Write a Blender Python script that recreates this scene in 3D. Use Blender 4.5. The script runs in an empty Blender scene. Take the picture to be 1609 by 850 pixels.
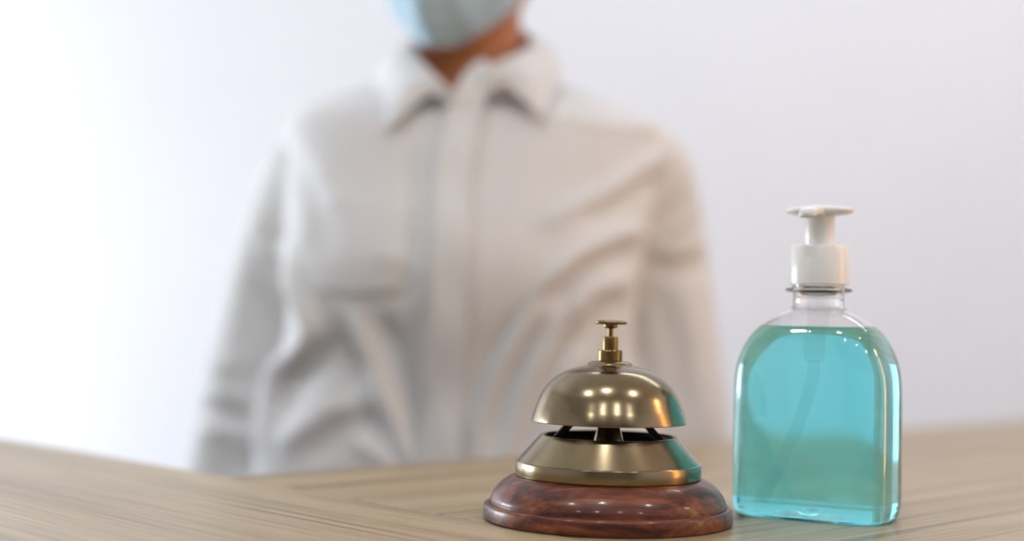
import bpy, bmesh, math, random
import numpy as np
from mathutils import Vector, Matrix, noise
from mathutils.bvhtree import BVHTree

random.seed(4)
scene = bpy.context.scene
C = scene.collection
R = math.radians

# ------------------------------------------------------------------ camera
FPX, CX, CY = 2180.0, 804.5, 425.0          # focal length in pixels of the 1609x850 frame
CAM_Z, TOP = 1.155, 1.05                    # lens height, counter top height (m)
PITCH, ROLL = math.atan(80 / FPX), R(1.2)
fwd = Vector((0, math.cos(PITCH), math.sin(PITCH)))
rt0 = Vector((1, 0, 0))
up0 = rt0.cross(fwd)
rt = rt0 * math.cos(ROLL) + up0 * math.sin(ROLL)
up = up0 * math.cos(ROLL) - rt0 * math.sin(ROLL)
CAM = Vector((0, 0, CAM_Z))
cd = bpy.data.cameras.new('camera')
cam = bpy.data.objects.new('camera', cd)
C.objects.link(cam)
cam.matrix_world = Matrix(((rt.x, up.x, -fwd.x, CAM.x), (rt.y, up.y, -fwd.y, CAM.y),
                           (rt.z, up.z, -fwd.z, CAM.z), (0, 0, 0, 1)))
cd.sensor_width = 36.0
cd.lens = 36.0 * FPX / 1609.0
cd.clip_start = 0.02
cd.dof.use_dof = True
cd.dof.focus_distance = 0.715
cd.dof.aperture_fstop = 2.4
scene.camera = cam


def ray(px, py):
    return (rt * ((px - CX) / FPX) - up * ((py - CY) / FPX) + fwd)


def ground(px, py, z=TOP):
    d = ray(px, py)
    return CAM + d * ((z - CAM.z) / d.z)


def at(px, py, y):
    d = ray(px, py)
    return CAM + d * (y / d.y)


# ------------------------------------------------------------------ world, exposure, window light
vs = scene.view_settings
vs.view_transform = 'Standard'
vs.look = 'None'
vs.exposure = 0.25
vs.gamma = 1.0
vs.use_curve_mapping = False
try:
    scene.cycles.use_denoising = True
    scene.cycles.max_bounces = 16
    scene.cycles.transmission_bounces = 16
    scene.cycles.glossy_bounces = 6
    scene.cycles.diffuse_bounces = 5
    scene.cycles.sample_clamp_indirect = 6.0
except Exception:
    pass
w = bpy.data.worlds.new('overcast_sky')
scene.world = w
w.use_nodes = True
w.node_tree.nodes['Background'].inputs[0].default_value = (0.80, 0.88, 1.0, 1)
w.node_tree.nodes['Background'].inputs[1].default_value = 1.0

# room: x from XL to XR, y from YF to YB
XL, XR, YF, YB, ZC = -2.3, 2.0, -3.0, 2.75, 2.7
WY0, WY1, WZ0, WZ1 = 1.55, 2.66, 0.10, 2.00       # window in the left wall


def area_light(name, loc, target, sx, sy, power, col, parent=None):
    ld = bpy.data.lights.new(name, 'AREA')
    ld.shape = 'RECTANGLE'
    ld.size, ld.size_y = sx, sy
    ld.energy = power
    ld.color = col
    o = bpy.data.objects.new(name, ld)
    C.objects.link(o)
    o.location = loc
    o.rotation_euler = (Vector(target) - Vector(loc)).to_track_quat('-Z', 'Y').to_euler()
    if parent:
        o.parent = parent
    return o


area_light('window_daylight', (XL - 0.16, (WY0 + WY1) / 2, (WZ0 + WZ1) / 2), (XR, (WY0 + WY1) / 2, (WZ0 + WZ1) / 2),
           WZ1 - WZ0 - 0.1, WY1 - WY0 - 0.1, 100.0, (0.85, 0.925, 1.0))


# ------------------------------------------------------------------ material helpers
def new_mat(name):
    m = bpy.data.materials.new(name)
    m.use_nodes = True
    nt = m.node_tree
    b = nt.nodes['Principled BSDF']
    return m, nt, b


def setp(b, **k):
    for n, v in k.items():
        n = n.replace('_', ' ')
        b.inputs[n].default_value = v


def node(nt, t, **k):
    n = nt.nodes.new(t)
    for a, v in k.items():
        setattr(n, a, v)
    return n


def ramp(nt, stops):
    n = nt.nodes.new('ShaderNodeValToRGB')
    e = n.color_ramp.elements
    while len(e) < len(stops):
        e.new(0.5)
    for i, (p, c) in enumerate(stops):
        e[i].position = p
        e[i].color = (*c, 1)
    return n


def mapped(nt, scale=(1, 1, 1), rot=(0, 0, 0)):
    tc = nt.nodes.new('ShaderNodeTexCoord')
    mp = nt.nodes.new('ShaderNodeMapping')
    mp.inputs['Scale'].default_value = scale
    mp.inputs['Rotation'].default_value = rot
    nt.links.new(tc.outputs['Object'], mp.inputs['Vector'])
    return mp


def noise_tex(nt, vec, scale, detail=4, rough=0.5, dist=0.0):
    n = nt.nodes.new('ShaderNodeTexNoise')
    n.inputs['Scale'].default_value = scale
    n.inputs['Detail'].default_value = detail
    n.inputs['Roughness'].default_value = rough
    n.inputs['Distortion'].default_value = dist
    nt.links.new(vec.outputs[0], n.inputs['Vector'])
    return n


def bump(nt, b, height, strength, dist):
    n = nt.nodes.new('ShaderNodeBump')
    n.inputs['Strength'].default_value = strength
    n.inputs['Distance'].default_value = dist
    nt.links.new(height, n.inputs['Height'])
    nt.links.new(n.outputs[0], b.inputs['Normal'])
    return n


def mat_plain(name, col, rough=0.5, metal=0.0, vary=0.06, scale=12.0, bstr=0.0, bscale=200.0):
    m, nt, b = new_mat(name)
    mp = mapped(nt)
    n = noise_tex(nt, mp, scale)
    lo = tuple(max(0, c * (1 - vary)) for c in col)
    hi = tuple(min(1, c * (1 + vary)) for c in col)
    r = ramp(nt, [(0.3, lo), (0.7, hi)])
    nt.links.new(n.outputs['Fac'], r.inputs[0])
    nt.links.new(r.outputs[0], b.inputs['Base Color'])
    setp(b, Roughness=rough, Metallic=metal)
    if bstr:
        n2 = noise_tex(nt, mp, bscale)
        bump(nt, b, n2.outputs['Fac'], bstr, 0.001)
    return m


def mat_oak():
    m, nt, b = new_mat('greige_oak_laminate')
    mp = mapped(nt, (1.6, 34, 34))
    n1 = noise_tex(nt, mp, 1.0, 3, 0.55, 0.35)           # broad streaks
    mp2 = mapped(nt, (5, 260, 260))
    n2 = noise_tex(nt, mp2, 1.0, 4, 0.65, 0.2)           # fine pores
    mp3 = mapped(nt, (1.1, 95, 95))
    n3 = noise_tex(nt, mp3, 1.0, 2, 0.5, 0.25)           # dark lines
    r1 = ramp(nt, [(0.28, (0.290, 0.205, 0.112)), (0.50, (0.415, 0.312, 0.176)), (0.74, (0.490, 0.385, 0.232))])
    nt.links.new(n1.outputs['Fac'], r1.inputs[0])
    r2 = ramp(nt, [(0.36, (0.55, 0.52, 0.49)), (0.54, (1, 1, 1))])
    nt.links.new(n2.outputs['Fac'], r2.inputs[0])
    r3 = ramp(nt, [(0.33, (0.45, 0.41, 0.37)), (0.41, (1, 1, 1))])
    nt.links.new(n3.outputs['Fac'], r3.inputs[0])
    mx = node(nt, 'ShaderNodeMixRGB', blend_type='MULTIPLY')
    mx.inputs[0].default_value = 0.75
    nt.links.new(r1.outputs[0], mx.inputs[1])
    nt.links.new(r2.outputs[0], mx.inputs[2])
    my = node(nt, 'ShaderNodeMixRGB', blend_type='MULTIPLY')
    my.inputs[0].default_value = 0.8
    nt.links.new(mx.outputs[0], my.inputs[1])
    nt.links.new(r3.outputs[0], my.inputs[2])
    nt.links.new(my.outputs[0], b.inputs['Base Color'])
    setp(b, Roughness=0.36)
    bump(nt, b, n2.outputs['Fac'], 0.35, 0.0006)
    return m


def mat_rosewood():
    m, nt, b = new_mat('polished_rosewood')
    mp = mapped(nt, (14, 75, 130), (R(10), R(14), R(20)))
    n1 = noise_tex(nt, mp, 1.0, 5, 0.6, 0.9)
    mp2 = mapped(nt, (70, 520, 520), (R(10), R(14), R(20)))
    n2 = noise_tex(nt, mp2, 1.0, 3, 0.6)
    r1 = ramp(nt, [(0.32, (0.030, 0.0065, 0.004)), (0.47, (0.105, 0.024, 0.011)), (0.58, (0.190, 0.052, 0.021)), (0.72, (0.30, 0.105, 0.040))])
    nt.links.new(n1.outputs['Fac'], r1.inputs[0])
    r2 = ramp(nt, [(0.36, (0.5, 0.45, 0.45)), (0.55, (1, 1, 1))])
    nt.links.new(n2.outputs['Fac'], r2.inputs[0])
    mx = node(nt, 'ShaderNodeMixRGB', blend_type='MULTIPLY')
    mx.inputs[0].default_value = 0.7
    nt.links.new(r1.outputs[0], mx.inputs[1])
    nt.links.new(r2.outputs[0], mx.inputs[2])
    nt.links.new(mx.outputs[0], b.inputs['Base Color'])
    setp(b, Roughness=0.36, Coat_Weight=0.22, Coat_Roughness=0.10, Specular_IOR_Level=0.3)
    bump(nt, b, n2.outputs['Fac'], 0.12, 0.0004)
    return m


def mat_brass(name, col, rough):
    m, nt, b = new_mat(name)
    mp = mapped(nt)
    n1 = noise_tex(nt, mp, 55, 5, 0.6)
    r1 = ramp(nt, [(0.3, tuple(c * 0.84 for c in col)), (0.7, tuple(min(1, c * 1.08) for c in col))])
    nt.links.new(n1.outputs['Fac'], r1.inputs[0])
    nt.links.new(r1.outputs[0], b.inputs['Base Color'])
    n2 = noise_tex(nt, mp, 160, 3, 0.6)
    mr = node(nt, 'ShaderNodeMapRange')
    mr.inputs['To Min'].default_value = rough * 0.92
    mr.inputs['To Max'].default_value = rough * 1.1
    nt.links.new(n2.outputs['Fac'], mr.inputs['Value'])
    nt.links.new(mr.outputs[0], b.inputs['Roughness'])
    setp(b, Metallic=1.0)
    return m


def mat_shirt():
    m, nt, b = new_mat('white_cotton')
    mp = mapped(nt)
    n1 = noise_tex(nt, mp, 7, 3)
    r1 = ramp(nt, [(0.3, (0.68, 0.68, 0.68)), (0.7, (0.74, 0.74, 0.74))])
    nt.links.new(n1.outputs['Fac'], r1.inputs[0])
    nt.links.new(r1.outputs[0], b.inputs['Base Color'])
    setp(b, Roughness=0.85, Sheen_Weight=0.15)
    n2 = noise_tex(nt, mp, 22, 4, 0.55, 0.6)
    bump(nt, b, n2.outputs['Fac'], 0.25, 0.003)
    return m


def mat_pet():
    m, nt, b = new_mat('clear_bottle_plastic')
    mp = mapped(nt)
    n1 = noise_tex(nt, mp, 30, 2)
    mr = node(nt, 'ShaderNodeMapRange')
    mr.inputs['To Min'].default_value = 0.0
    mr.inputs['To Max'].default_value = 0.02
    nt.links.new(n1.outputs['Fac'], mr.inputs['Value'])
    nt.links.new(mr.outputs[0], b.inputs['Roughness'])
    setp(b, Base_Color=(1, 1, 1, 1), IOR=1.48, Transmission_Weight=1.0)
    return m


def mat_gel():
    m, nt, b = new_mat('cyan_sanitizer_gel')
    setp(b, Base_Color=(1, 1, 1, 1), Roughness=0.0, IOR=1.36, Transmission_Weight=1.0)
    va = node(nt, 'ShaderNodeVolumeAbsorption')
    va.inputs['Color'].default_value = (0.02, 0.955, 0.999, 1)
    va.inputs['Density'].default_value = 26.0
    nt.links.new(va.outputs[0], nt.nodes['Material Output'].inputs['Volume'])
    return m


def mat_tube():
    m, nt, b = new_mat('translucent_tube_plastic')
    setp(b, Base_Color=(0.93, 0.95, 0.97, 1), Roughness=0.35)
    tl = node(nt, 'ShaderNodeBsdfTranslucent')
    tl.inputs[0].default_value = (0.95, 0.97, 1.0, 1)
    m0 = node(nt, 'ShaderNodeMixShader')
    m0.inputs[0].default_value = 0.55
    nt.links.new(b.outputs[0], m0.inputs[1])
    nt.links.new(tl.outputs[0], m0.inputs[2])
    tr = node(nt, 'ShaderNodeBsdfTransparent')
    mx = node(nt, 'ShaderNodeMixShader')
    mx.inputs[0].default_value = 0.09
    nt.links.new(tr.outputs[0], mx.inputs[1])
    nt.links.new(m0.outputs[0], mx.inputs[2])
    nt.links.new(mx.outputs[0], nt.nodes['Material Output'].inputs['Surface'])
    return m


def mat_emit(name, col, s):
    m, nt, b = new_mat(name)
    setp(b, Base_Color=(*col, 1), Emission_Color=(*col, 1), Emission_Strength=s)
    return m


M = dict(
    wall=mat_plain('white_wall_paint', (0.85, 0.855, 0.89), 0.7, vary=0.015, scale=3, bstr=0.1, bscale=150),
    dim_wall=mat_plain('taupe_wall_paint', (0.34, 0.32, 0.30), 0.75, vary=0.03, scale=3, bstr=0.1, bscale=150),
    ceil=mat_plain('ceiling_paint', (0.72, 0.72, 0.72), 0.8, vary=0.02, scale=3),
    floor=mat_plain('grey_floor_tile', (0.26, 0.26, 0.26), 0.5, vary=0.1, scale=5),
    frame=mat_plain('white_window_frame', (0.75, 0.75, 0.76), 0.4, vary=0.03),
    oak=mat_oak(),
    panel=mat_plain('desk_panel_laminate', (0.40, 0.33, 0.25), 0.5, vary=0.06),
    rosewood=mat_rosewood(),
    brass=mat_brass('aged_brass', (0.265, 0.205, 0.122), 0.20),
    brass2=mat_brass('dark_brass', (0.20, 0.135, 0.050), 0.28),
    black=mat_plain('black_iron', (0.012, 0.011, 0.010), 0.6, vary=0.2),
    shirt=mat_shirt(),
    skin=mat_plain('warm_brown_skin', (0.43, 0.150, 0.045), 0.55, vary=0.06, scale=25),
    mask=mat_plain('pale_blue_mask_fabric', (0.42, 0.57, 0.66), 0.8, vary=0.05, scale=30, bstr=0.15, bscale=300),
    loop=mat_plain('white_elastic', (0.8, 0.8, 0.8), 0.8),
    hair=mat_plain('dark_brown_hair', (0.025, 0.015, 0.010), 0.5, vary=0.3, scale=60),
    eye=mat_plain('eye_white', (0.75, 0.72, 0.70), 0.2),
    iris=mat_plain('brown_iris', (0.05, 0.025, 0.012), 0.15),
    trousers=mat_plain('charcoal_wool', (0.03, 0.03, 0.035), 0.9, vary=0.1, scale=80),
    shoe=mat_plain('black_leather', (0.015, 0.014, 0.013), 0.35),
    pump=mat_plain('white_pump_plastic', (0.80, 0.80, 0.77), 0.20, vary=0.01),
    pet=mat_pet(), gel=mat_gel(), tube=mat_tube(),
    lampmetal=mat_plain('bronze_lamp_metal', (0.12, 0.08, 0.05), 0.35, 1.0),
)


# ------------------------------------------------------------------ mesh helpers
def link_mesh(name, verts, faces, mat, parent=None, smooth=True, loc=None):
    me = bpy.data.meshes.new(name)
    me.from_pydata([tuple(v) for v in verts], [], faces)
    bm = bmesh.new()
    bm.from_mesh(me)
    bmesh.ops.recalc_face_normals(bm, faces=bm.faces)
    bm.to_mesh(me)
    bm.free()
    me.update()
    if smooth:
        me.polygons.foreach_set('use_smooth', [True] * len(me.polygons))
    o = bpy.data.objects.new(name, me)
    if mat:
        me.materials.append(mat)
    C.objects.link(o)
    if parent:
        o.parent = parent
    if loc is not None:
        o.location = loc
    return o


def sharp(o, deg=35):
    """split shading at hard edges"""
    me = o.data
    bm = bmesh.new()
    bm.from_mesh(me)
    for e in bm.edges:
        if len(e.link_faces) == 2 and e.calc_face_angle(0) > R(deg):
            e.smooth = False
    bm.to_mesh(me)
    bm.free()
    return o


def loft(rings, cap0=True, cap1=True):
    n = len(rings[0])
    v, f = [], []
    for r in rings:
        v += [tuple(p) for p in r]
    for i in range(len(rings) - 1):
        for j in range(n):
            a, b_ = i * n + j, i * n + (j + 1) % n
            f.append((a, b_, b_ + n, a + n))
    if cap0:
        f.append(tuple(reversed(range(n))))
    if cap1:
        f.append(tuple(range((len(rings) - 1) * n, len(rings) * n)))
    return v, f


def lathe(profile, n=96):
    """profile: list of (r, z); r == 0 allowed at either end"""
    v, f, idx = [], [], []
    for r, z in profile:
        if r < 1e-7:
            idx.append([len(v)])
            v.append((0, 0, z))
        else:
            idx.append(list(range(len(v), len(v) + n)))
            for k in range(n):
                a = 2 * math.pi * k / n
                v.append((r * math.cos(a), r * math.sin(a), z))
    for i in range(len(profile) - 1):
        A, B = idx[i], idx[i + 1]
        for k in range(n):
            k2 = (k + 1) % n
            if len(A) == 1 and len(B) == 1:
                continue
            if len(A) == 1:
                f.append((A[0], B[k2], B[k]))
            elif len(B) == 1:
                f.append((A[k], A[k2], B[0]))
            else:
                f.append((A[k], A[k2], B[k2], B[k]))
    return v, f


def tube(path, radii, n=16, flat=1.0):
    """tapered tube along points"""
    P = [Vector(p) for p in path]
    if not hasattr(radii, '__len__'):
        radii = [radii] * len(P)
    rings = []
    prev = None
    for i, p in enumerate(P):
        t = (P[min(i + 1, len(P) - 1)] - P[max(i - 1, 0)]).normalized()
        if prev is None:
            a = Vector((0, 1, 0)) if abs(t.y) < 0.8 else Vector((1, 0, 0))
        else:
            a = prev
        x = (a - t * a.dot(t)).normalized()
        prev = x
        y = t.cross(x)
        rings.append([p + x * (radii[i] * flat * math.cos(2 * math.pi * k / n)) + y * (radii[i] * math.sin(2 * math.pi * k / n)) for k in range(n)])
    return loft(rings)


def smooth_path(pts, sub=6):
    """Catmull-Rom through tuples of any length"""
    P = [np.array(p, float) for p in pts]
    P = [2 * P[0] - P[1]] + P + [2 * P[-1] - P[-2]]
    out = []
    for i in range(1, len(P) - 2):
        for k in range(sub):
            t = k / sub
            a, b_, c, d = P[i - 1:i + 3]
            out.append(0.5 * ((2 * b_) + (-a + c) * t + (2 * a - 5 * b_ + 4 * c - d) * t * t + (-a + 3 * b_ - 3 * c + d) * t ** 3))
    out.append(P[-2])
    return out


def merge(*parts):
    v, f = [], []
    for pv, pf in parts:
        k = len(v)
        v += [tuple(p) for p in pv]
        f += [tuple(i + k for i in q) for q in pf]
    return v, f


def ellipsoid(c, r, n=16, m=10):
    prof = [(math.sin(math.pi * i / m), -math.cos(math.pi * i / m)) for i in range(m + 1)]
    prof[0] = (0, -1)
    prof[-1] = (0, 1)
    v, f = lathe(prof, n)
    return [(c[0] + p[0] * r[0], c[1] + p[1] * r[1], c[2] + p[2] * r[2]) for p in v], f


def box(x0, x1, y0, y1, z0, z1):
    v = [(x, y, z) for z in (z0, z1) for y in (y0, y1) for x in (x0, x1)]
    f = [(0, 2, 3, 1), (4, 5, 7, 6), (0, 1, 5, 4), (2, 6, 7, 3), (0, 4, 6, 2), (1, 3, 7, 5)]
    return v, f


def remesh(vf, voxel, smooth_iter):
    """fuse closed overlapping shapes into one continuous surface -> (verts, faces)"""
    o = link_mesh('fused', vf[0], vf[1], None)
    md = o.modifiers.new('fuse', 'REMESH')
    md.mode = 'VOXEL'
    md.voxel_size = voxel
    if smooth_iter:
        s = o.modifiers.new('soft', 'SMOOTH')
        s.factor = 0.5
        s.iterations = smooth_iter
    bpy.context.view_layer.update()
    dg = bpy.context.evaluated_depsgraph_get()
    me = bpy.data.meshes.new_from_object(o.evaluated_get(dg))
    V = [v.co.copy() for v in me.vertices]
    F = [tuple(p.vertices) for p in me.polygons]
    old = o.data
    bpy.data.objects.remove(o)
    bpy.data.meshes.remove(old)
    bpy.data.meshes.remove(me)
    return V, F


def bevel(o, width, seg=2):
    md = o.modifiers.new('edge', 'BEVEL')
    md.width = width
    md.segments = seg
    md.limit_method = 'ANGLE'
    return o


def empty(name, loc=(0, 0, 0), rz=0.0):
    o = bpy.data.objects.new(name, None)
    C.objects.link(o)
    o.location = loc
    o.rotation_euler = (0, 0, rz)
    o.empty_display_size = 0.05
    return o


def tag(o, label=None, cat=None, group=None, kind=None):
    if label:
        o['label'] = label
    if cat:
        o['category'] = cat
    if group:
        o['group'] = group
    if kind:
        o['kind'] = kind
    return o


def struct(name, vf, mat, label, cat):
    o = link_mesh(name, vf[0], vf[1], mat, smooth=False)
    tag(o, label, cat, kind='structure')
    return o


# ------------------------------------------------------------------ room
T = 0.12
struct('floor', box(XL - T, XR + T, YF - T, YB + T, -0.1, 0), M['floor'], 'grey floor behind and under the reception counter', 'floor')
struct('ceiling', box(XL - T, XR + T, YF - T, YB + T, ZC, ZC + 0.1), M['ceil'], 'plain ceiling above the reception counter', 'ceiling')
struct('wall_back', box(XL - T, XR + T, YB, YB + T, 0, ZC), M['wall'], 'plain white wall behind the person in the white shirt', 'wall')
struct('wall_right', box(XR, XR + T, YF, YB, 0, ZC), M['wall'], 'plain wall to the right of the counter', 'wall')
struct('wall_front', box(XL, XR, YF - T, YF, 0, ZC), M['dim_wall'], 'plain wall facing the reception counter', 'wall')
struct('wall_left', merge(box(XL - T, XL, YF, WY0, 0, ZC), box(XL - T, XL, WY1, YB, 0, ZC),
                          box(XL - T, XL, WY0, WY1, 0, WZ0), box(XL - T, XL, WY0, WY1, WZ1, ZC)),
       M['wall'], 'white wall with a tall window on the left', 'wall')
win = tag(empty('window_1', (XL - 0.06, (WY0 + WY1) / 2, WZ0)), 'tall window letting daylight in from the left', 'window', kind='structure')
hw, hh, b_ = (WY1 - WY0) / 2, WZ1 - WZ0, 0.05
fr = merge(box(-.03, .03, -hw, -hw + b_, 0, hh), box(-.03, .03, hw - b_, hw, 0, hh),
           box(-.03, .03, -hw, hw, 0, b_), box(-.03, .03, -hw, hw, hh - b_, hh), box(-.025, .025, -.025, .025, 0, hh))
link_mesh('window_frame', fr[0], fr[1], M['frame'], win, False)
sl = box(-.02, .14, -hw - .04, hw + .04, -.03, 0)
link_mesh('window_sill', sl[0], sl[1], M['frame'], win, False)

# ------------------------------------------------------------------ reception counter (two tops meeting in a butt joint)
corner = ground(356, 749)
eR = Vector((2281, 2180, 0)).normalized()            # direction of the right-hand leg
eL = Vector((-eR.y, eR.x, 0))                        # direction of the left-hand leg
DEP, TH = 0.60, 0.038
desk = tag(empty('reception_counter', (corner.x, corner.y, 0), math.atan2(eR.y, eR.x)),
           'pale wood grain reception counter with an inner corner around the person', 'counter')
# local frame: x along the right leg, y along the left leg; inner corner at the origin


def slab(name, x0, x1, y0, y1, z0, z1, mat, along_y=False, bev=0.0015):
    cx, cy = (x0 + x1) / 2, (y0 + y1) / 2
    if along_y:
        v, f = box(-(y1 - y0) / 2, (y1 - y0) / 2, -(x1 - x0) / 2, (x1 - x0) / 2, z0, z1)
    else:
        v, f = box(-(x1 - x0) / 2, (x1 - x0) / 2, -(y1 - y0) / 2, (y1 - y0) / 2, z0, z1)
    o = link_mesh(name, v, f, mat, desk, False, (cx, cy, 0))
    if along_y:
        o.rotation_euler = (0, 0, R(90))
    bevel(o, bev)
    return o


slab('worktop', -DEP, -0.0004, -DEP, 1.25, TOP - TH, TOP, M['oak'], True, 0.0012)
slab('worktop', 0.0004, 1.65, -DEP, 0, TOP - TH, TOP, M['oak'], False, 0.0012)
slab('front_panel', -DEP + .04, 1.62, -DEP + .03, -DEP + .05, 0.08, TOP - TH, M['panel'])
slab('front_panel', -DEP + .03, -DEP + .05, -DEP + .05, 1.22, 0.08, TOP - TH, M['panel'], True)
slab('end_panel', -DEP + .05, -0.10, 1.20, 1.22, 0.0, TOP - TH, M['panel'])
slab('end_panel', 1.60, 1.62, -DEP + .05, -0.10, 0.0, TOP - TH, M['panel'], True)
slab('plinth', -DEP + .08, 1.60, -DEP + .07, -DEP + .09, 0.0, 0.08, M['black'])
slab('plinth', -DEP + .07, -DEP + .09, -DEP + .09, 1.20, 0.0, 0.08, M['black'], True)
slab('shelf', -DEP + .05, -0.30, -DEP + .05, 1.20, 0.50, 0.52, M['panel'], True)
slab('shelf', -0.30, 1.60, -DEP + .05, -0.30, 0.50, 0.52, M['panel'])

# ------------------------------------------------------------------ call bell
bl = ground(954, 816.7)
bs = bl.y / FPX                                     # metres per pixel at the bell's axis
bell = tag(empty('service_bell', (bl.x, bl.y, TOP)),
           'aged brass reception call bell on a round dark red wooden base', 'bell')


def prof(pts, k=bs):
    return [(r * k, z) for r, z in pts]


def round_prof(pts, sub=5):
    return [(max(0.0, p[0]), p[1]) for p in smooth_path(pts, sub)]


wood = [(0, 0.0), (190 * bs, 0.0), (193.5 * bs, 0.0008)] + [(194 * bs, 0.0018), (193.6 * bs, 0.0070), (192.4 * bs, 0.0081), (190 * bs, 0.0086), (185 * bs, 0.0087), (184.2 * bs, 0.0082)] + \
    round_prof(prof([(184, 0.0090), (183, 0.0115), (178, 0.0150), (169, 0.0187), (157, 0.0217), (146, 0.0232), (136, 0.0236)])) + [(0, 0.0236)]
o = link_mesh('wooden_base', *lathe(wood, 128), M['rosewood'], bell)
sharp(o, 40)
skirt = prof([(144.5, 0.0236), (145, 0.0240), (145, 0.0306), (144.2, 0.0311), (142.5, 0.0312), (108.5, 0.0443), (107, 0.0450), (103, 0.0450),
              (101.5, 0.0444), (136, 0.0300), (138, 0.0236)])
skirt = skirt + [skirt[0]]
o = link_mesh('brass_skirt', *lathe(skirt, 128), M['brass'], bell)
sharp(o, 30)
# dark lining and mechanism under the dome
lining = prof([(137.5, 0.0238), (135.5, 0.0298), (101.6, 0.0438), (100.5, 0.0438), (133.5, 0.0296), (135.5, 0.0250), (0, 0.0250), (0, 0.0238)])
link_mesh('inner_lining', *lathe(lining + [lining[0]], 96), M['black'], bell)
post = prof([(0, 0.0250), (34, 0.0250), (30, 0.0330), (24, 0.0420), (17, 0.0500), (12.5, 0.0545), (12, 0.062), (12, 0.0815), (0, 0.0815)])
o = link_mesh('centre_post', *lathe(post, 48), M['brass'], bell)
sharp(o, 40)
for sgn in (-1, 1):
    pts = [(sgn * 100 * bs, 0.006, 0.0300), (sgn * 88 * bs, 0.005, 0.0400), (sgn * 62 * bs, 0.003, 0.0500), (sgn * 46 * bs, 0.002, 0.0560), (sgn * 12 * bs, 0, 0.0600)]
    rings = []
    for i, p in enumerate(pts):
        a, b2 = Vector(pts[max(0, i - 1)]), Vector(pts[min(len(pts) - 1, i + 1)])
        t = (b2 - a).normalized()
        nrm = Vector((-t.z, 0, t.x)).normalized() * 0.0018
        wv = Vector((0, 0.0045, 0))
        p = Vector(p)
        rings.append([p - nrm - wv, p + nrm - wv, p + nrm + wv, p - nrm + wv])
    link_mesh('lever_arm', *loft(rings), M['black'], bell, False)
outer = [(121, 0.0522), (121.2, 0.0530), (118.5, 0.0565), (114.5, 0.0605), (105.5, 0.0678), (92.4, 0.0738), (72, 0.0788), (50, 0.0814), (38, 0.0824)]
outer = round_prof(prof(outer), 6)
top = prof([(36.5, 0.0827), (35.5, 0.0834), (33.0, 0.0842), (26, 0.0848), (0, 0.0850)])
inner = prof([(0, 0.0826), (36, 0.0800), (70, 0.0768), (90, 0.0719), (103, 0.0660), (112, 0.0590), (116, 0.0540), (117.5, 0.0522)])
domep = outer + top + inner + [outer[0]]
o = link_mesh('dome', *lathe(domep, 128), M['brass'], bell)
sharp(o, 42)
col = prof([(0, 0.0848), (18.5, 0.0848), (19.2, 0.0851), (19.2, 0.0903), (18.5, 0.0907), (12.4, 0.0907), (0, 0.0907)])
sharp(link_mesh('collar', *lathe(col, 48), M['brass2'], bell), 30)
slv = prof([(0, 0.0906), (12.2, 0.0906), (12.2, 0.0973), (11.4, 0.0980), (0, 0.0980)])
sharp(link_mesh('sleeve', *lathe(slv, 48), M['brass2'], bell), 30)
stem = prof([(0, 0.0978), (4.2, 0.0978), (4.2, 0.1022), (9.5, 0.1026), (11.2, 0.1032), (11.2, 0.1044), (0, 0.1044)])
sharp(link_mesh('plunger_stem', *lathe(stem, 48), M['brass2'], bell), 30)
btn = prof([(0, 0.1043), (24.5, 0.1046), (25.8, 0.1052), (25.6, 0.1058), (22, 0.1064), (12, 0.1068), (0, 0.1069)])
sharp(link_mesh('push_button', *lathe(btn, 64), M['brass2'], bell), 50)

# ------------------------------------------------------------------ sanitizer bottle
bo = ground(1282, 811)
ks = bo.y / FPX
BROT = R(-28)
bottle = tag(empty('pump_bottle', (bo.x, bo.y, TOP), BROT),
             'clear plastic pump bottle of bright blue hand sanitizer beside the brass bell', 'bottle')
A0, B0 = 0.0442, 0.0285
prof_b = [  # z, half width, half depth, exponent
    (0.0000, .880, .830, 4.3), (0.0008, .935, .905, 4.3), (0.0025, .972, .955, 4.3), (0.0055, .990, .985, 4.3), (0.0100, 1.0, 1.0, 4.3), (0.030, 1.0, 1.0, 4.3), (0.055, 1.0, 1.0, 4.3),
    (0.0740, .995, 1.0, 4.3), (0.0841, .960, .995, 4.4), (0.0926, .895, .985, 4.1), (0.1004, .800, .950, 3.6), (0.1060, .690, .850, 3.1),
    (0.1105, .560, .740, 2.6), (0.1138, .430, .620, 2.2), (0.1157, .345, .530, 2.0)]
dense = smooth_path(prof_b, 5)


def sring(a, b, n, z, N=128):
    out = []
    for k in range(N):
        t = 2 * math.pi * (k + 0.5) / N
        c, s = math.cos(t), math.sin(t)
        r = (abs(c) ** n + abs(s) ** n) ** (-1.0 / n)
        # blend angular sampling so that the corners keep enough points
        out.append((a * r * c, b * r * s, z))
    return out


NR = 0.0143
rings_o = [sring(A0 * p[1], B0 * p[2], p[3], max(0.0, p[0])) for p in dense]
neck = [(NR, 0.1172), (NR - .0003, 0.1185), (NR - .0003, 0.1240), (NR + .0004, 0.1248), (0.0182, 0.1254), (0.0184, 0.1261), (0.0182, 0.1268), (NR + .0002, 0.1274), (NR - .0006, 0.1285), (NR - .0006, 0.140)]
rings_o += [sring(r, r, 2, z) for r, z in neck]
TW = 0.0013
rings_i = [sring(NR - .0020, NR - .0020, 2, 0.140), sring(NR - .0018, NR - .0018, 2, 0.1180)]
for p in reversed(dense):
    if p[0] < 0.0024:
        break
    rings_i.append(sring(A0 * p[1] - TW, B0 * p[2] - TW, p[3], p[0] - 0.0008))
zb = 0.0042
rings_i += [sring(A0 * .91 - TW, B0 * .87 - TW, 4.4, 0.0014), sring(A0 * .84 - TW, B0 * .78 - TW, 4.0, 0.0013)]


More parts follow.
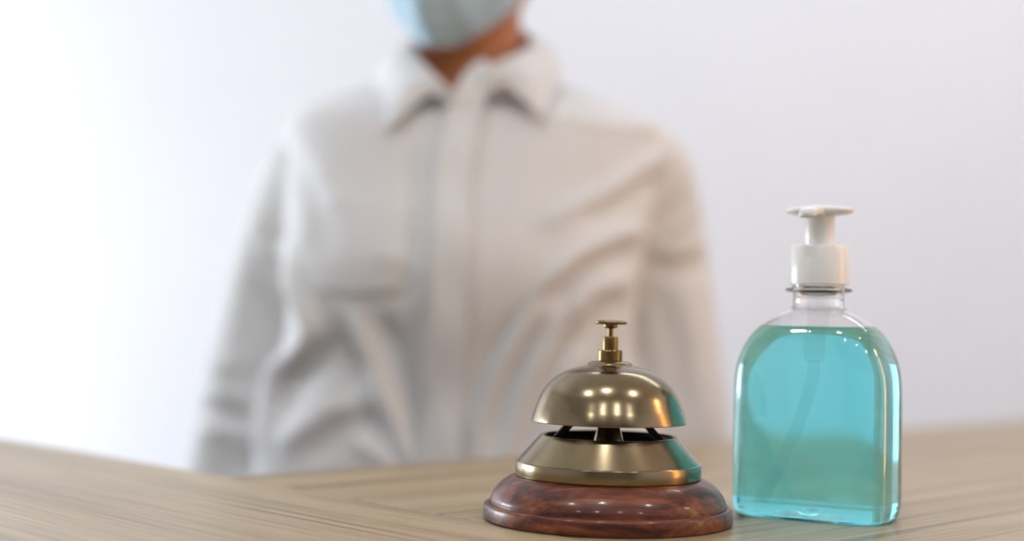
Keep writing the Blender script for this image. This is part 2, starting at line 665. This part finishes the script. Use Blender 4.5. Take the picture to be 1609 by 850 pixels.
def floor_rings(base, outer_side):
    """pushed-up bottom with a moulding nub in the middle"""
    out = []
    for s, h in ((0.72, 0.0006), (0.55, 0.0022), (0.40, 0.0034), (0.26, 0.0040), (0.16, 0.0040), (0.12, 0.0045), (0.07, 0.0047), (0.02, 0.0047)):
        k = 0.3 if outer_side else 1.0
        out.append(sring(A0 * s, B0 * s * (1.0 if s > .3 else 1.35), 3.0 if s > 0.3 else 2.0, base + h * k))
    return out


rings_bot_o = list(reversed(floor_rings(0.0, True)))
rings = rings_bot_o + rings_o + rings_i + floor_rings(0.0013, False)
o = link_mesh('bottle_body', *loft(rings, True, True), M['pet'], bottle)
# liquid: its skin lies inside the wall thickness
LV = 0.1052
TL = TW * 0.5
gr = list(reversed(floor_rings(0.0008, False)))
gr += [sring(A0 * .84 - TL, B0 * .78 - TL, 4.0, 0.0008), sring(A0 * .92 - TL, B0 * .88 - TL, 4.4, 0.0009)]
last = None
for p in dense:
    if p[0] < 0.0024 or p[0] - 0.0004 > LV - 0.001:
        continue
    gr.append(sring(A0 * p[1] - TL, B0 * p[2] - TL, p[3], p[0] - 0.0004))
    last = p
i_ = [p for p in dense if p[0] > LV][0]
gr.append(sring(A0 * i_[1] - TL, B0 * i_[2] - TL, i_[3], LV + 0.0003))
gr.append(sring(A0 * i_[1] - TL - .0012, B0 * i_[2] - TL - .0012, i_[3], LV - 0.0004))
gr.append(sring(A0 * i_[1] * .6, B0 * i_[2] * .6, i_[3], LV - 0.0006))
gr.append(sring(A0 * i_[1] * .2, B0 * i_[2] * .2, 2, LV - 0.0006))
o = link_mesh('sanitizer_liquid', *loft(gr), M['gel'], bottle)
o['label'] = 'bright cyan liquid'
# pump
pc = 47 * ks
capp = [(0, 0.1505), (0.0084, 0.1505), (0.0084, 0.1512), (pc - .0022, 0.1512), (pc - .0008, 0.1507), (pc - .0001, 0.1493), (pc, 0.1330), (pc, 0.1294), (pc - .0008, 0.1292),
        (pc - .0016, 0.1294), (pc - .0016, 0.1480), (0, 0.1480)]
sharp(link_mesh('screw_cap', *lathe(capp, 96), M['pump'], bottle), 40)
stm = [(0, 0.1500), (0.0083, 0.1500), (0.0083, 0.1672), (0.0088, 0.1680), (0, 0.1680)]
head = link_mesh('pump_head', *lathe(stm, 64), M['pump'], bottle)
sharp(head, 40)
# thumb plate: an elongated saddle with ends drooping a little
pr = []
HWD = 0.0190
for i in range(25):
    u = -1 + 2 * i / 24
    x = HWD * u
    e = math.sqrt(max(0.0, 1 - abs(u) ** 3.2))
    hd = 0.0092 * e + 0.0008
    zt = 0.1728 + 0.0010 * math.cos(u * math.pi / 2) - 0.0010 * u * u
    th = 0.0042 * (1 - abs(u) ** 2.2) + 0.0020
    ring = []
    for k in range(20):
        a = 2 * math.pi * k / 20
        c, s = math.cos(a), math.sin(a)
        q = (abs(c) ** 3 + abs(s) ** 3) ** (-1 / 3)
        ring.append((x, hd * q * c, zt - th / 2 + th / 2 * q * s * (1 if s > 0 else 1.0)))
    pr.append(ring)
link_mesh('thumb_plate', *loft(pr), M['pump'], head)
sp = []
for i, (y, z, hw_, hh_) in enumerate([(0.004, 0.1700, .0058, .0030), (-0.006, 0.1702, .0056, .0030), (-0.014, 0.1702, .0050, .0028), (-0.021, 0.1688, .0046, .0028), (-0.0255, 0.1676, .0044, .0026), (-0.0266, 0.1670, .0042, .0022)]):
    ring = []
    for k in range(20):
        a = 2 * math.pi * k / 20
        c, s = math.cos(a), math.sin(a)
        q = (abs(c) ** 4 + abs(s) ** 4) ** (-1 / 4)
        ring.append((hw_ * q * c, y, z + hh_ * q * s))
    sp.append(ring)
link_mesh('spout', *loft(sp), M['pump'], head)
hs = [(0, 0.1490), (0.0100, 0.1490), (0.0100, 0.1300), (0.0062, 0.1280), (0.0058, 0.0900), (0.0048, 0.0860), (0, 0.0860)]
sharp(link_mesh('pump_barrel', *lathe(hs, 32), M['tube'], bottle), 40)
tp = smooth_path([(0, 0, 0.0865), (-0.0006, 0.0005, 0.078), (-0.0045, 0.002, 0.064), (-0.0120, 0.004, 0.044), (-0.0215, 0.005, 0.024), (-0.0300, 0.006, 0.0075)], 6)
link_mesh('dip_tube', *tube(tp, 0.0036, 16), M['tube'], bottle)

# ------------------------------------------------------------------ person
D = 1.43                                    # distance of the shoulder line
person = empty('person', (at(735, 300, D).x, D, 0))
tag(person, 'person in a white collared shirt and pale blue face mask standing behind the counter', 'person')
PO = Vector(person.location)


def P(px, py, dy=0.0):
    """photo position on the plane dy behind (+) or before (-) the shoulder line"""
    return at(px, py, D + dy)


def child(name, vf, mat, parent=person, smooth=True, world=True):
    v, f = vf
    if world:
        v = [Vector(p) - PO for p in v]
    return link_mesh(name, v, f, mat, parent, smooth)


def body_ring(xl, xr, py, yf, yb, tilt=0.0, n=2.4, N=48):
    l, r = P(xl, py), P(xr, py)
    cx, hw_ = (l.x + r.x) / 2, (r.x - l.x) / 2
    z = P((xl + xr) / 2, py).z
    cy, hd = D + (yf + yb) / 2, (yb - yf) / 2
    out = []
    for k in range(N):
        t = 2 * math.pi * k / N
        c, s = math.cos(t), math.sin(t)
        q = (abs(c) ** n + abs(s) ** n) ** (-1.0 / n)
        out.append((cx + hw_ * q * c, cy + hd * q * s, z + tilt * (hd * q * s)))
    return out


# --- shirt: torso and sleeves fused into one surface
tor = [  # left px, right px, py, front, back, tilt of the ring towards the front
    (668, 808, 108, -.052, .062, .48), (640, 840, 119, -.068, .076, .44), (572, 912, 138, -.078, .088, .32), (500, 982, 164, -.086, .096, .16), (452, 1034, 196, -.094, .100, .05),
    (452, 1038, 240, -.104, .104, 0), (458, 1030, 300, -.118, .106, 0), (456, 1012, 360, -.133, .106, 0), (452, 1003, 420, -.142, .104, 0),
    (458, 994, 480, -.137, .100, 0), (452, 994, 540, -.125, .096, 0), (434, 1008, 600, -.118, .094, 0), (415, 1030, 660, -.116, .096, 0), (404, 1044, 720, -.118, .100, 0),
    (396, 1052, 790, -.122, .108, 0), (388, 1062, 880, -.128, .118, 0), (384, 1066, 960, -.130, .124, 0), (384, 1066, 1010, -.130, .124, 0)]
tor = [tuple(q) for q in smooth_path(tor, 3)]
torso = loft([body_ring(*q) for q in reversed(tor)])
LA = [(580, 235, .0, .046), (512, 264, .016, .057), (478, 330, .034, .058), (442, 430, .048, .055), (418, 520, .054, .053), (399, 610, .056, .053), (384, 690, .054, .053), (374, 760, .048, .052)]
RA = [(915, 238, .0, .046), (994, 268, .016, .058), (1015, 335, .034, .057), (1036, 430, .048, .055), (1049, 520, .054, .053), (1060, 610, .056, .053), (1069, 690, .054, .053), (1076, 760, .048, .052)]


def sleeve_path(A, wx):
    pts = [tuple(P(a[0], a[1], a[2])) + (a[3],) for a in A]
    e = pts[-1]
    pts += [(e[0] + wx * .03, e[1] - .035, e[2] - .050, .048), (e[0] + wx * .075, e[1] - .085, e[2] - .085, .043), (e[0] + wx * .12, e[1] - .125, e[2] - .11, .038)]
    return pts


lp, rp = sleeve_path(LA, 1), sleeve_path(RA, -1)
slv_t = []
for pts in (lp, rp):
    sp_ = smooth_path(pts, 4)
    slv_t.append(tube([q[:3] for q in sp_], [q[3] for q in sp_], 24))
SV, SF = remesh(merge(torso, *slv_t), 0.0055, 6)

# drapery: ridges (+) and valleys (-) that follow the folds of the cloth
FOLDS = [
    ([(556, 495), (590, 590), (625, 680), (655, 745)], .010, 13), ([(600, 500), (640, 590), (676, 690)], -.010, 15), ([(530, 520), (560, 610), (590, 700)], -.006, 15),
    ([(452, 405), (466, 450), (486, 490), (492, 525), (470, 560), (438, 584), (418, 630), (408, 700)], .016, 14),
    ([(530, 535), (500, 575), (460, 612), (440, 660)], -.009, 22), ([(540, 560), (575, 600)], -.007, 28),
    ([(438, 700), (480, 672), (520, 645), (585, 628)], .006, 18), ([(470, 722), (520, 690), (560, 665), (620, 690)], -.004, 22), ([(560, 690), (600, 720), (630, 750)], .007, 12),
    ([(440, 200), (470, 280), (505, 340), (520, 400)], -.004, 16), ([(455, 260), (480, 330), (480, 390)], .004, 14), ([(500, 250), (540, 330)], .004, 16),
    ([(1045, 235), (985, 280), (920, 320), (850, 352)], .008, 15), ([(1040, 275), (980, 318), (910, 352)], -.008, 14),
    ([(1010, 355), (955, 378), (900, 405), (850, 455)], .010, 15), ([(1000, 392), (950, 408), (900, 440), (868, 480)], -.010, 16), ([(995, 300), (940, 345), (880, 375)], .004, 12),
    ([(985, 440), (930, 455), (890, 500)], .007, 14), ([(985, 470), (940, 500), (905, 560)], -.006, 16),
    ([(845, 475), (790, 570), (755, 660), (742, 740)], .007, 10), ([(820, 480), (765, 570), (738, 650)], -.006, 10), ([(880, 500), (830, 600), (800, 690), (790, 745)], .008, 12), ([(860, 500), (808, 600), (772, 710)], -.007, 11),
    ([(930, 520), (880, 620), (850, 730)], .007, 14), ([(905, 520), (855, 620), (822, 730)], -.006, 12), ([(990, 600), (930, 660), (890, 740)], .007, 16),
    ([(590, 402), (630, 408), (660, 436)], .003, 12), ([(650, 250), (655, 350), (640, 470)], -.006, 16), ([(652, 470), (650, 600), (662, 740)], -.005, 14),
    ([(322, 575), (360, 572), (410, 560)], .003, 16), ([(312, 640), (355, 650), (400, 665)], -.005, 14), ([(312, 622), (355, 622), (400, 630)], .004, 12), ([(308, 685), (350, 680), (400, 690)], .004, 12),
    ([(395, 345), (420, 385), (455, 390)], .004, 14), ([(388, 375), (415, 410), (450, 425)], -.004, 16), ([(400, 430), (415, 520), (400, 620)], -.006, 16),
    ([(1108, 372), (1065, 395), (1015, 380)], .005, 18), ([(1112, 408), (1070, 425), (1020, 415)], -.005, 20), ([(1110, 300), (1085, 340), (1040, 370)], .004, 12), ([(1030, 450), (1060, 560), (1075, 660)], -.005, 16), ([(1085, 460), (1100, 580), (1110, 690)], .004, 14),
    ([(870, 130), (930, 175), (1000, 190)], -.004, 14), ([(900, 180), (970, 195), (1040, 205)], .004, 12),
]
Vn = np.array([tuple(v) for v in SV])
# position of every vertex in the plane of the shoulder line, in photo units
o_ = np.array(tuple(CAM))
dv = Vn - o_
qx = dv @ np.array(tuple(rt))
qy = dv @ np.array(tuple(up))
qz = dv @ np.array(tuple(fwd))
pxs = CX + FPX * qx / qz
pys = CY - FPX * qy / qz
tmp = bpy.data.meshes.new('shirt_normals')
tmp.from_pydata([tuple(v) for v in SV], [], SF)
nrm = np.array([tuple(v.normal) for v in tmp.vertices])
bpy.data.meshes.remove(tmp)
disp = np.zeros(len(Vn))
for pts, amp, wd in FOLDS:
    pl = np.array(smooth_path(pts, 6))
    best = np.full(len(Vn), 1e9)
    end = np.ones(len(Vn))
    for i in range(len(pl) - 1):
        a, b2 = pl[i], pl[i + 1]
        d = b2 - a
        t = np.clip(((pxs - a[0]) * d[0] + (pys - a[1]) * d[1]) / (d @ d), 0, 1)
        dist = np.hypot(pxs - a[0] - t * d[0], pys - a[1] - t * d[1])
        s = (i + t) / (len(pl) - 1)
        taper = np.clip(np.minimum(s, 1 - s) / 0.18, 0, 1) ** 0.7
        upd = dist < best
        best = np.where(upd, dist, best)
        end = np.where(upd, taper, end)
    disp += amp * np.exp(-(best / wd) ** 2) * (0.25 + 0.75 * end)
front = np.clip((-nrm[:, 1] + 0.15) / 0.6, 0, 1)
Vn = Vn + nrm * (disp * front)[:, None]
SV = [Vector(p) for p in Vn]
shirt = child('shirt', (SV, SF), M['shirt'])
sbvh = BVHTree.FromPolygons(SV, SF)


def on_shirt(px, py, off, default=-.10):
    """surface point of the shirt front under a photo position, lifted by off towards the front"""
    d = ray(px, py).normalized()
    h = sbvh.ray_cast(CAM, d)
    if h[0] is None or h[0].y > D + 0.02:
        return P(px, py, default)
    return h[0] - d * off


def grid_sheet(rows, thick):
    """closed thin sheet from a grid of points; thickness away from the camera side"""
    n, m = len(rows), len(rows[0])
    v, f = [], []
    for r in rows:
        v += [Vector(p) for p in r]
    nn = []
    for i in range(n):
        for j in range(m):
            a = v[i * m + min(j + 1, m - 1)] - v[i * m + max(j - 1, 0)]
            b2 = v[min(i + 1, n - 1) * m + j] - v[max(i - 1, 0) * m + j]
            nn.append(a.cross(b2).normalized())
    k = len(v)
    v += [v[i] - nn[i] * thick for i in range(k)]
    for i in range(n - 1):
        for j in range(m - 1):
            a = i * m + j
            f.append((a, a + 1, a + m + 1, a + m))
            f.append((k + a, k + a + m, k + a + m + 1, k + a + 1))
    for i in range(n - 1):
        for j in (0, m - 1):
            a, b2 = i * m + j, (i + 1) * m + j
            f.append((a, b2, k + b2, k + a))
    for j in range(m - 1):
        for i in (0, n - 1):
            a, b2 = i * m + j, i * m + j + 1
            f.append((a, k + a, k + b2, b2))
    return v, f


# placket: strip running from the open collar down the front
pl_l = [(716, 141), (702, 180), (692, 230), (686, 290), (681, 380), (676, 480), (670, 580), (666, 680), (662, 780), (660, 860), (658, 920)]
pl_r = [(768, 102), (764, 150), (748, 225), (741, 290), (739, 380), (736, 480), (731, 580), (725, 680), (720, 780), (717, 860), (715, 920)]
pl_m = [(746, 106), (738, 155), (722, 226), (714, 290), (710, 380), (706, 480), (700, 580), (695, 680), (690, 780), (688, 860), (686, 920)]
rows = []
for a, m_, b2 in zip(smooth_path(pl_l, 6), smooth_path(pl_m, 6), smooth_path(pl_r, 6)):
    row = []
    for u in np.linspace(0, 1, 9):
        q = a * (1 - u) * (1 - 2 * u) + m_ * 4 * u * (1 - u) + b2 * u * (2 * u - 1)
        p = on_shirt(q[0], q[1], 0.0045)
        k = min(1.0, max(0.0, (q[1] - 150) / 45))          # above the top button the strip stands free of the chest
        free = P(q[0], q[1], -.102 + .03 * max(0.0, (150 - q[1]) / 60))
        row.append(free.lerp(p, k))
    rows.append(row)
# keep the strip smooth in depth along its length
Y = np.array([[p.y for p in r] for r in rows])
for it in range(6):
    Y[1:-1] = (Y[:-2] + 2 * Y[1:-1] + Y[2:]) / 4
for i, r in enumerate(rows):
    for j, p in enumerate(r):
        wob = 0.0022 * math.sin(i * 0.62) * math.sin(math.pi * j / 8)
        s = (Y[i, j] - wob) / p.y
        r[j] = CAM + (p - CAM) * s
v, f = grid_sheet(rows, 0.005)
sharp(child('placket', (v, f), M['shirt'], shirt), 45)

# chest pocket
rows = []
for py in np.linspace(318, 450, 14):
    row = []
    for u in np.linspace(0, 1, 12):
        xl = 500 + (py - 318) * 0.02
        xr = 640 - (py - 318) * 0.05
        sag = 8 * math.sin(math.pi * u) if py > 445 else 0
        row.append(on_shirt(xl + (xr - xl) * u, py + sag, 0.0004))
    rows.append(row)
v, f = grid_sheet(rows, 0.004)
sharp(child('chest_pocket', (v, f), M['shirt'], shirt), 45)

# collar: stand and folded wings, one strip round the neck
fold = [(716, 148, -.100), (690, 124, -.092), (667, 100, -.076), (650, 74, -.032), (654, 52, .030), (690, 40, .068), (740, 38, .080), (790, 40, .068), (828, 50, .030), (834, 70, -.032), (814, 84, -.074), (790, 94, -.086), (764, 106, -.098)]
edge = [(712, 157, -.100), (676, 146, -.098), (611, 202, -.108), (596, 140, -.040), (606, 118, .050), (670, 108, .100), (740, 104, .108), (812, 106, .100), (872, 108, .050), (876, 116, -.040), (848, 184, -.108), (792, 130, -.098), (752, 152, -.094)]
stand = [(716, 152, -.094), (694, 136, -.084), (676, 118, -.066), (664, 100, -.024), (668, 90, .025), (700, 84, .055), (740, 82, .064), (784, 84, .055), (816, 90, .025), (822, 98, -.024), (804, 106, -.064), (784, 112, -.080), (764, 118, -.094)]
F_, E_, S_ = (smooth_path(q, 6) for q in (fold, edge, stand))
for i in range(len(E_)):                       # crisp collar points: straight edges either side of each tip
    sg = min(i // 6, len(edge) - 2)
    if sg < 3 or sg > len(edge) - 5:
        t_ = i / 6 - sg
        E_[i] = np.array(edge[sg], float) * (1 - t_) + np.array(edge[sg + 1], float) * t_
rows = []
for a, e, s in zip(F_, E_, S_):
    pa, pe, ps = P(*a), P(*e), P(*s)
    row = []
    outw = (pe - ps)
    for u in np.linspace(1, 0, 6):
        row.append(ps.lerp(pa, 1 - u))
    for u in np.linspace(0, 1, 9)[1:]:
        p = pa.lerp(pe, u)
        h = 0.004 * u + math.sin(math.pi * min(1, u * 1.15)) * 0.006
        dirn = Vector((p.x - PO.x, p.y - D, 0))
        dirn = dirn.normalized() if dirn.length > 1e-5 else Vector((0, -1, 0))
        row.append(p + dirn * h + Vector((0, 0, 0.004 * math.sin(math.pi * u))))
    rows.append(row)
v, f = grid_sheet(rows, -0.0025)
sharp(child('collar', (v, f), M['shirt'], shirt), 60)

# --- body (one surface): head, neck, trunk, arms, hands, legs
HY = R(-16)                                   # head turned to the left of the picture
hc = P(733, 78, -.005)                        # axis of the head at chin height
hx = Vector((math.cos(HY), math.sin(HY), 0))
hf = Vector((math.sin(HY), -math.cos(HY), 0))   # face direction
hz = Vector((0, 0, 1))


def H(x, f_, z):
    return hc + hx * x + hf * f_ + hz * z


hr = [(-.002, .020, .074, .030), (.006, .034, .085, .005), (.022, .050, .093, -.025), (.045, .061, .096, -.052), (.075, .067, .094, -.076), (.105, .071, .092, -.090), (.135, .0745, .092, -.097),
      (.165, .073, .086, -.095), (.190, .063, .070, -.082), (.208, .042, .044, -.058), (.216, .014, .014, -.022)]
hr = smooth_path(hr, 3)
rings = []
for z, wd, fr_, bk in hr:
    cy, hd = (fr_ + bk) / 2, (fr_ - bk) / 2
    ring = []
    for k in range(40):
        t = 2 * math.pi * k / 40
        c, s = math.cos(t), math.sin(t)
        q = (abs(c) ** 2.3 + abs(s) ** 2.3) ** (-1 / 2.3)
        ring.append(H(wd * q * c, cy + hd * q * s, z))
    rings.append(ring)
head_m = loft(rings)
nk = [tuple(P(737, 205, -.005)) + (.064,), tuple(P(738, 150, -.004)) + (.058,), tuple(P(739, 100, -.002)) + (.0555,), tuple(P(738, 50, .010)) + (.0545,), tuple(P(736, 0, .02)) + (.052,)]
nk = smooth_path(nk, 4)
neck_m = tube([q[:3] for q in nk], [q[3] for q in nk], 28)
nose = tube([H(0, .088, .120), H(0, .097, .105), H(0, .108, .085), H(0, .108, .074), H(0, .096, .068)], [.007, .008, .011, .012, .008], 12)
lips = ellipsoid(H(0, .095, .047), (.021, .010, .009))
brow = tube([H(-.045, .074, .138), H(-.02, .086, .142), H(.02, .086, .142), H(.045, .074, .138)], [.005, .008, .008, .005], 10)
ears = []
for sgn in (-1, 1):
    v, f = ellipsoid((0, 0, 0), (.007, .018, .031))
    v = [H(sgn * (.074 + p[0] * 1.0 + .25 * max(0, -p[1])), -.010 + p[1], .098 + p[2]) for p in v]
    ears.append((v, f))
core = [(q[0] + 30, q[1] - 30, q[2] + 14, q[3] * .70, q[4] * .70, q[5]) for q in tor]
trunk = loft([body_ring(*q) for q in reversed(core)])
z0 = P(720, 1010).z
parts = [head_m, neck_m, nose, lips, brow, trunk] + ears


def hand(wrist, fdir, side):
    """palm, four fingers and a thumb along fdir; side = +1 / -1 puts the thumb"""
    fdir = Vector(fdir).normalized()
    sx = Vector((0, 0, 1)).cross(fdir).normalized() * side       # across the palm, thumb side
    nz = fdir.cross(sx) * side
    w_ = Vector(wrist)
    out = [tube([w_ - fdir * .02, w_ + fdir * .02, w_ + fdir * .055, w_ + fdir * .088], [.024, .030, .038, .034], 16, 0.5 if abs(fdir.y) < .8 else 1.0)]
    for i, ln in enumerate((.070, .078, .073, .058)):
        base = w_ + fdir * .082 + sx * (.028 - .0185 * i)
        k1 = base + fdir * ln * .45 - nz * .006
        k2 = k1 + fdir * ln * .30 - nz * .014
        k3 = k2 + fdir * ln * .20 - nz * .016
        out.append(tube([base - fdir * .02, base, k1, k2, k3], [.009, .0092, .0086, .008, .0066], 10))
    tb = w_ + fdir * .025 + sx * .026
    out.append(tube([tb - sx * .012, tb + sx * .016 + fdir * .022, tb + sx * .026 + fdir * .050, tb + sx * .024 + fdir * .072], [.013, .0115, .0105, .008], 10))
    return out


for pts, sgn in ((lp, 1), (rp, -1)):
    q = smooth_path(pts, 3)
    e = Vector(pts[-1][:3])
    dr = (e - Vector(pts[-2][:3])).normalized()
    wr = e + dr * .03
    parts.append(tube([p_[:3] for p_ in q] + [tuple(wr)], [p_[3] * .72 for p_ in q] + [.025], 16))
    parts += hand(wr, (dr.x * .6, dr.y, dr.z * .9), sgn)
hipz = z0
for sgn in (-1, 1):
    cx = PO.x - .004 + sgn * .088
    parts.append(tube([(cx, D + .005, hipz + .06), (cx, D, hipz - .08), (cx + sgn * .004, D - .005, .62), (cx + sgn * .006, D + .0, .46), (cx + sgn * .008, D + .018, .30), (cx + sgn * .008, D + .022, .10), (cx + sgn * .008, D + .020, .03)],
                      [.088, .086, .070, .053, .054, .036, .036], 20))
    parts.append(tube([(cx + sgn * .008, D + .045, .035), (cx + sgn * .010, D - .03, .045), (cx + sgn * .014, D - .10, .030), (cx + sgn * .016, D - .155, .022)], [.030, .036, .034, .018], 14))
body = child('body', remesh(merge(*parts), 0.0045, 5), M['skin'])
for sgn in (-1, 1):
    ey = child('eye', ellipsoid(H(sgn * .031, .0765, .112), (.0125, .0110, .0070)), M['eye'])
    child('iris', ellipsoid(H(sgn * .031, .0850, .112), (.0048, .0035, .0048), 12, 8), M['iris'], ey)

for sgn in (-1, 1):
    child('eyebrow', tube([H(sgn * .016, .0925, .131), H(sgn * .030, .0900, .136), H(sgn * .044, .0790, .133)], [.0022, .0026, .0014], 8), M['hair'])

# hair: cap with a low bun at the back
cap = []
for z, wd, fr_, bk in hr:
    if z < .055:
        continue
    t_ = min(1, (z - .055) / .13)
    frc = -0.022 + 0.085 * t_ ** 1.3 if z < .168 else fr_ + .008
    cy, hd = (frc + bk - .014) / 2, (frc - bk + .014) / 2
    ring = []
    for k in range(40):
        a = 2 * math.pi * k / 40
        c, s = math.cos(a), math.sin(a)
        q = (abs(c) ** 2.2 + abs(s) ** 2.2) ** (-1 / 2.2)
        ring.append(H((wd + .008) * q * c, cy + hd * q * s, z + .010))
    cap.append(ring)
bun = ellipsoid(tuple(H(0, -.125, .115)), (.042, .036, .040))
child('hair', remesh(merge(loft(cap), bun), 0.006, 4), M['hair'])

# face mask: pleated sheet from the nose to under the chin
rows = []
NV, NU = 34, 41
for i in range(NV):
    v_ = i / (NV - 1)
    row = []
    for j in range(NU):
        u = -1 + 2 * j / (NU - 1)
        th = u * R(84)
        Wd = .0735 + .006 * math.sin(math.pi * v_) - .006 * v_
        Fd = .100 + .024 * math.sin(math.pi * min(1, v_ * 1.05)) ** 0.8 + .012 * (1 - v_) * math.exp(-(u / .16) ** 2) - .004 * v_
        pleat = 0.0030 * ((v_ * 4.0) % 1.0) * math.cos(th) if .12 < v_ < .88 else 0.0
        crease = v_ * (0.0060 * math.sin(9.0 * u + 2.2 * v_ + .6) + 0.0035 * math.sin(17 * u - 4 * v_))
        zt = .108 - .030 * u * u
        zbm = -.013 + (.060 if u < 0 else .085) * abs(u) ** 1.8
        z = zt + (zbm - zt) * v_
        rr = 1 + (pleat + crease) / .1
        pull = 1.0 if v_ < .8 else 1.0 - .15 * ((v_ - .8) / .2) ** 2      # tucks in under the chin
        row.append(H(Wd * math.sin(th) * rr, -.012 + (Fd + .012) * math.cos(th) * rr * pull, z))
    rows.append(row)
v, f = grid_sheet(rows, -0.0015)
mask = sharp(child('face_mask', (v, f), M['mask']), 60)
mask['label'] = 'pale blue pleated face mask'
for sgn in (-1, 1):
    j = 0 if sgn < 0 else NU - 1
    a, b2 = Vector(rows[1][j]), Vector(rows[-2][j])
    lpth = smooth_path([a, H(sgn * .079, -.010, .128), H(sgn * .082, -.026, .105), H(sgn * .079, -.016, .072), b2], 6)
    child('ear_loop', tube(lpth, .0014, 8), M['loop'], mask)

# trousers and shoes
tr = [loft([body_ring(400, 1050, 900, -.100, .100), body_ring(396, 1054, 960, -.104, .108), body_ring(396, 1054, 1030, -.106, .112), body_ring(410, 1040, 1090, -.10, .105)][::-1])]
for sgn in (-1, 1):
    cx = PO.x - .004 + sgn * .090
    tr.append(tube([(cx, D + .005, hipz + .05), (cx, D, hipz - .08), (cx + sgn * .004, D - .003, .62), (cx + sgn * .006, D + .004, .46), (cx + sgn * .008, D + .016, .30), (cx + sgn * .008, D + .020, .095)],
                   [.100, .104, .088, .076, .074, .068], 24))
child('trousers', remesh(merge(*tr), 0.008, 4), M['trousers'])
for sgn in (-1, 1):
    cx = PO.x + .004 + sgn * .098
    rings = []
    for y, wd, h in ((.085, .026, .055), (.06, .038, .075), (.0, .040, .085), (-.06, .044, .065), (-.12, .046, .048), (-.165, .040, .038), (-.190, .020, .026)):
        rings.append([(cx + wd * math.cos(a) * (1 if math.sin(a) > -.3 else .9), D + y, max(0.0, h * .5 + h * .55 * math.sin(a))) for a in [2 * math.pi * k / 20 for k in range(20)]])
    child('shoe', loft(rings), M['shoe'])

# ------------------------------------------------------------------ lamps of the room, plus an added wall wash
em = mat_emit('downlight_lens', (1.0, 0.93, 0.82), 3.0)
spots = [(-0.10, 0.10, 'over the counter'), (0.95, 0.10, 'over the right end of the counter'), (-1.35, -1.35, 'in the middle row at its window end'), (-0.50, -1.35, 'in the middle row left of its centre'), (0.40, -1.35, 'in the middle row right of its centre'), (1.30, -1.35, 'in the middle row by the right wall'),
         (-0.85, 0.10, 'over the left leg of the counter')]
trim = lathe([(.062, 0), (.085, 0), (.085, -.006), (.080, -.010), (.064, -.008), (.062, 0)], 40)
lens = lathe([(0, -.002), (.062, -.002), (.062, 0), (0, 0)], 40)
for x, y, where in spots:
    t = tag(empty('ceiling_downlight', (x, y, ZC)), 'round recessed ceiling downlight ' + where, 'light', 'ceiling downlights')
    link_mesh('trim_ring', trim[0], trim[1], M['frame'], t)
    link_mesh('lens', lens[0], lens[1], em, t)
    ld = bpy.data.lights.new('downlight_beam', 'AREA')
    ld.shape = 'DISK'
    ld.size = 0.12
    ld.energy = 4.4
    ld.color = (0.97, 0.98, 1.0)
    lo = bpy.data.objects.new('downlight_beam', ld)
    C.objects.link(lo)
    lo.parent = t
    lo.location = (0, 0, -.012)

strip = tag(empty('added_wall_wash', (0.75, 2.00, ZC)), 'added out-of-view strip light that brightens the white back wall', 'light')  # unseen fixture added to even out the brightness of the back wall
sb = box(-.95, .95, -.035, .035, -.045, 0)
bevel(link_mesh('housing', sb[0], sb[1], M['frame'], strip, False), .004)
sd = box(-.93, .93, -.028, .028, -.052, -.046)
link_mesh('diffuser', sd[0], sd[1], mat_emit('wall_wash_diffuser', (0.93, 0.96, 1.0), 2.0), strip, False)
area_light('wall_wash_glow', (0, 0, -.056), (0, 0, -1), 1.84, 0.05, 7.5, (0.80, 0.90, 1.0), strip).rotation_euler = (0, 0, 0)

lamp = tag(empty('floor_lamp', (1.22, 0.66, 0)), 'tall floor lamp with a warm paper shade at the right of the counter', 'lamp')
sharp(link_mesh('base', *lathe([(0, 0), (.15, 0), (.15, .02), (.03, .03), (0, .03)], 48), M['lampmetal'], lamp), 30)
sharp(link_mesh('pole', *lathe([(0, .028), (.012, .028), (.012, 1.60), (0, 1.60)], 20), M['lampmetal'], lamp), 30)
sh = mat_emit('lit_paper_shade', (1.0, 0.50, 0.18), 6.0)
shade = [(.055, .95), (.070, .95), (.070, 1.60), (.068, 1.60), (.068, .952), (.055, .952), (.055, .95)]
sharp(link_mesh('lamp_shade', *lathe(shade, 48), sh, lamp), 40)
pl = bpy.data.lights.new('lamp_glow', 'POINT')
pl.energy = 5.0
pl.color = (1.0, 0.56, 0.26)
pl.shadow_soft_size = 0.06
po = bpy.data.objects.new('lamp_glow', pl)
C.objects.link(po)
po.parent = lamp
po.location = (0, 0, 1.75)
